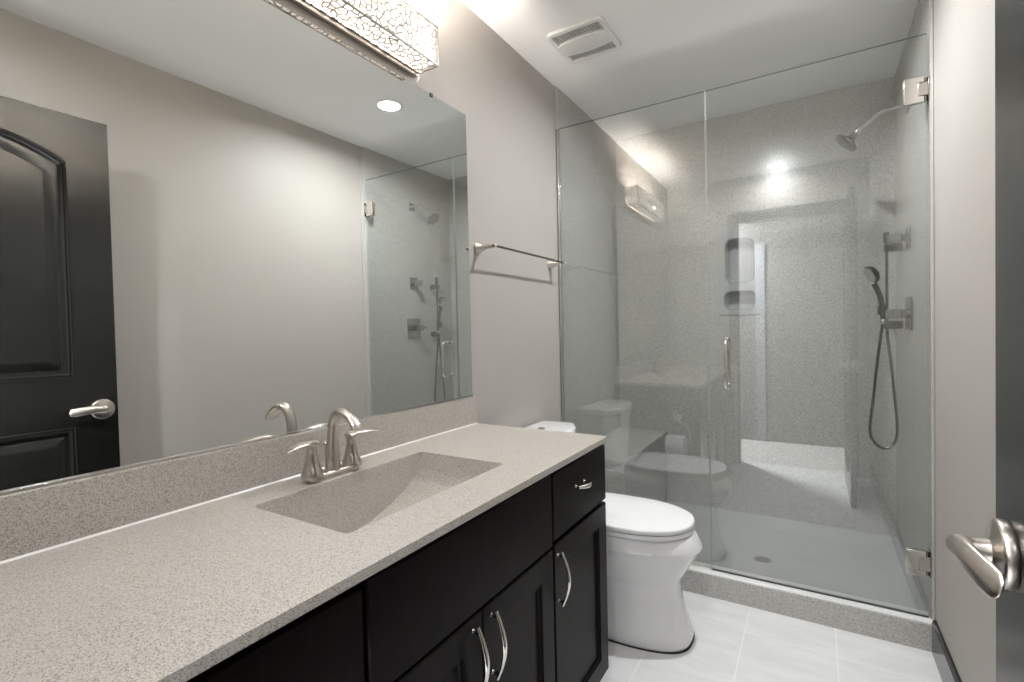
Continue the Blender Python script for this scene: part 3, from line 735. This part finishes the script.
ft = MB().rings([oval(.048, .760, .1555, .0002, 3.0, 6), oval(.048, .760, .1555, .0045, 3.0, 6)]).build('base_ring', M_BLACK, to)  # thin black ring around the foot of the bowl
seat = [oval(.265, .762, .181, .4375, 2.2, 4), oval(.262, .767, .184, .441, 2.2, 4), oval(.262, .767, .184, .452, 2.2, 4), oval(.265, .763, .181, .4555, 2.2, 4)]
MB().rings(seat).build('seat', M_SEAT, to, ang=35)
lid = [oval(.255, .763, .182, .4585, 2.2, 4), oval(.250, .769, .187, .4625, 2.2, 4), oval(.250, .769, .187, .474, 2.2, 4), oval(.253, .765, .184, .4785, 2.2, 4), oval(.275, .735, .160, .483, 2.2, 4), oval(.34, .66, .10, .4845, 2.2, 3)]
MB().rings(lid).build('seat_lid', M_SEAT, to, ang=30)
for s in (-1, 1):
    MB().tube([(.252-.36, s*.085-.018, .452), (.252-.36, s*.085+.018, .452)], .013, 14).build('hinge', M_SEAT, to)
def tankring(xf, hw, z, n=24):
    out = []
    for k in range(n+1):
        t = -1+2*k/n; out.append((xf-.055*abs(t)**3.2-.008*t*t-.36, t*hw*1.0, z))
    return out + [(.012-.36, hw*.97, z), (.012-.36, -hw*.97, z)]
MB().rings([tankring(.185, .172, .395), tankring(.20, .188, .45), tankring(.21, .205, .60), tankring(.218, .213, .72), tankring(.219, .214, .744)]).build('tank', M_PORC, to, ang=40)
MB().rings([tankring(.219, .212, .746), tankring(.227, .219, .750), tankring(.227, .219, .775), tankring(.220, .213, .784), tankring(.19, .185, .787)]).build('tank_lid', M_PORC, to, ang=40)
MB().lathe([(.018, .0), (.018, .003), (.014, .005)], 24, (.10-.36, 0, .7882)).build('flush_button', M_CHROME, to)
# neck between bowl and tank
MB().rings([[(x-.36, y, z) for x, y in rrect(.145, 0, .25, .30, .05, 5)] for z in (.33, .396)]).build('tank_shelf', M_PORC, to, bevel=.006)

# ------------------------------------------------------------------ toilet paper
hx = .43
tp = thing('paper_holder', 'nickel curved arm toilet paper holder on the end of the vanity', 'paper holder', loc=(hx, 1.589, .665))
MB().lathe([(.022, .0003), (.022, .004), (.014, .012), (.009, .024), (.008, .05)], 20, (0, 0, 0), (0, 1, 0)).build('post', M_NICKEL, tp, ang=60)
arm = spline([(.004, .062, .055), (-.012, .066, .03), (-.008, .066, .0), (.03, .072, -.018), (.072, .078, -.05), (.085, .079, -.105), (.075, .079, -.142), (.045, .079, -.150), (-.07, .079, -.150)], 8)
MB().tube(arm, lerp_list([.003, .0048, .0055, .005, .005, .0055, .006, .006, .006], 8), 12).build('arm', M_NICKEL, tp, ang=60)
tr = thing('toilet_paper_roll', 'white toilet paper roll on the holder at the vanity end', 'toilet paper', loc=(hx, 1.668, .515))
MB().lathe([(.020, -.056), (.060, -.056), (.0615, -.053), (.0615, .053), (.060, .056), (.020, .056), (.020, -.056)], 36, (0, 0, -.012), (1, 0, 0), cap0=False, cap1=False).build('paper', M_PAPER, tr, ang=40)
MB().lathe([(.0198, -.056), (.0198, .056), (.0185, .056), (.0185, -.056), (.0198, -.056)], 24, (0, 0, -.012), (1, 0, 0), cap0=False, cap1=False).build('core', M_CARD, tr)

# ------------------------------------------------------------------ bathroom door, standing open along the right wall
DX0, DX1, DY0, DY1, DZ0, DZ1 = 1.3756, 1.4106, .064, .8742, .012, 2.143
do = thing('door_1', 'black two panel arched door standing open along the right wall', None, kind='structure', loc=(1.393, DY0, DZ0))
off = Vector((-1.393, -DY0, -DZ0))
yc = (DY0+DY1)/2
def arch_loop(g, n=16):
    """upper panel outline: straight sides, arched head; g grows it inwards"""
    y0, y1, z0 = DY0+.138+g, DY1-.138-g, 1.092+g
    zs, zp = 1.955-g*.8, 2.035-g
    return [(y0, z0), (y1, z0)] + [(y1+(y0-y1)*k/n, zs+(zp-zs)*math.sin(math.pi*k/n)**.85) for k in range(n+1)]
def rect_loop(g):
    y0, y1, z0, z1 = DY0+.138+g, DY1-.138-g, .20+g, .898-g
    return [(y0, z0), (y1, z0), (y1, z1), (y0, z1)]
lv = holed_plate([(DY0, DZ0), (DY1, DZ0), (DY1, DZ1), (DY0, DZ1)], [arch_loop(0), rect_loop(0)], lambda u, v: (DX0, u, v), (DX1-DX0, 0, 0)).build('leaf', M_DOOR, do, smooth=False); lv.location = off
for lp, nm in ((arch_loop, 'upper_panel'), (rect_loop, 'lower_panel')):
    for xf, sgn in ((DX0, 1), (DX1, -1)):
        seq = [(0, 0), (.004, -.005), (.010, .002), (.014, -.001), (.019, .004), (.024, .014), (.036, .0155), (.070, .004), (.074, .0035)]
        o = MB().rings([[(xf+sgn*dx, u, v) for u, v in lp(g)] for g, dx in seq], cap0=False).build(nm, M_DOOR, do, ang=25); o.location = off
def lever(xf, sgn):
    yh, zh = .820, .957
    ro = MB().lathe([(.0395, .0003), (.0410, .003), (.0410, .0105), (.0385, .0135), (.0375, .0138), (.021, .0165), (.0155, .019), (.0140, .027), (.0135, .036)], 36, (xf, yh, zh), (-sgn, 0, 0)).build('lever_handle', M_NICKEL, do, ang=50); ro.location = off
    X = lambda d: xf - sgn*d
    p = spline([(X(.030), yh, zh), (X(.040), yh, zh+.002), (X(.049), yh-.006, zh+.004), (X(.050), yh-.022, zh+.006), (X(.049), yh-.046, zh+.007), (X(.045), yh-.070, zh+.005), (X(.040), yh-.092, zh+.002), (X(.036), yh-.108, zh+.001), (X(.034), yh-.115, zh+.001)], 6)
    r_ = lerp_list([(.0130, .0130), (.0130, .0130), (.0120, .0145), (.0100, .0165), (.0080, .0160), (.0062, .0160), (.0050, .0165), (.0042, .0150), (.0015, .006)], 6)
    MB().tube(p, r_, 18, ref=(0, 0, 1)).build('lever', M_NICKEL, ro, ang=60)
lever(DX0, 1); lever(DX1, -1)
o = MB().box(DX0+.006, DX1-.006, DY1, DY1+.0015, .94, 1.0).build('latch_plate', M_NICKEL, do); o.location = off
for z in (.25, 1.08, 1.92):
    h_ = MB().tube([(DX1+.004, DY0-.004, z-.045), (DX1+.004, DY0-.004, z+.045)], .006, 12).build('hinge', M_NICKEL, do); h_.location = off
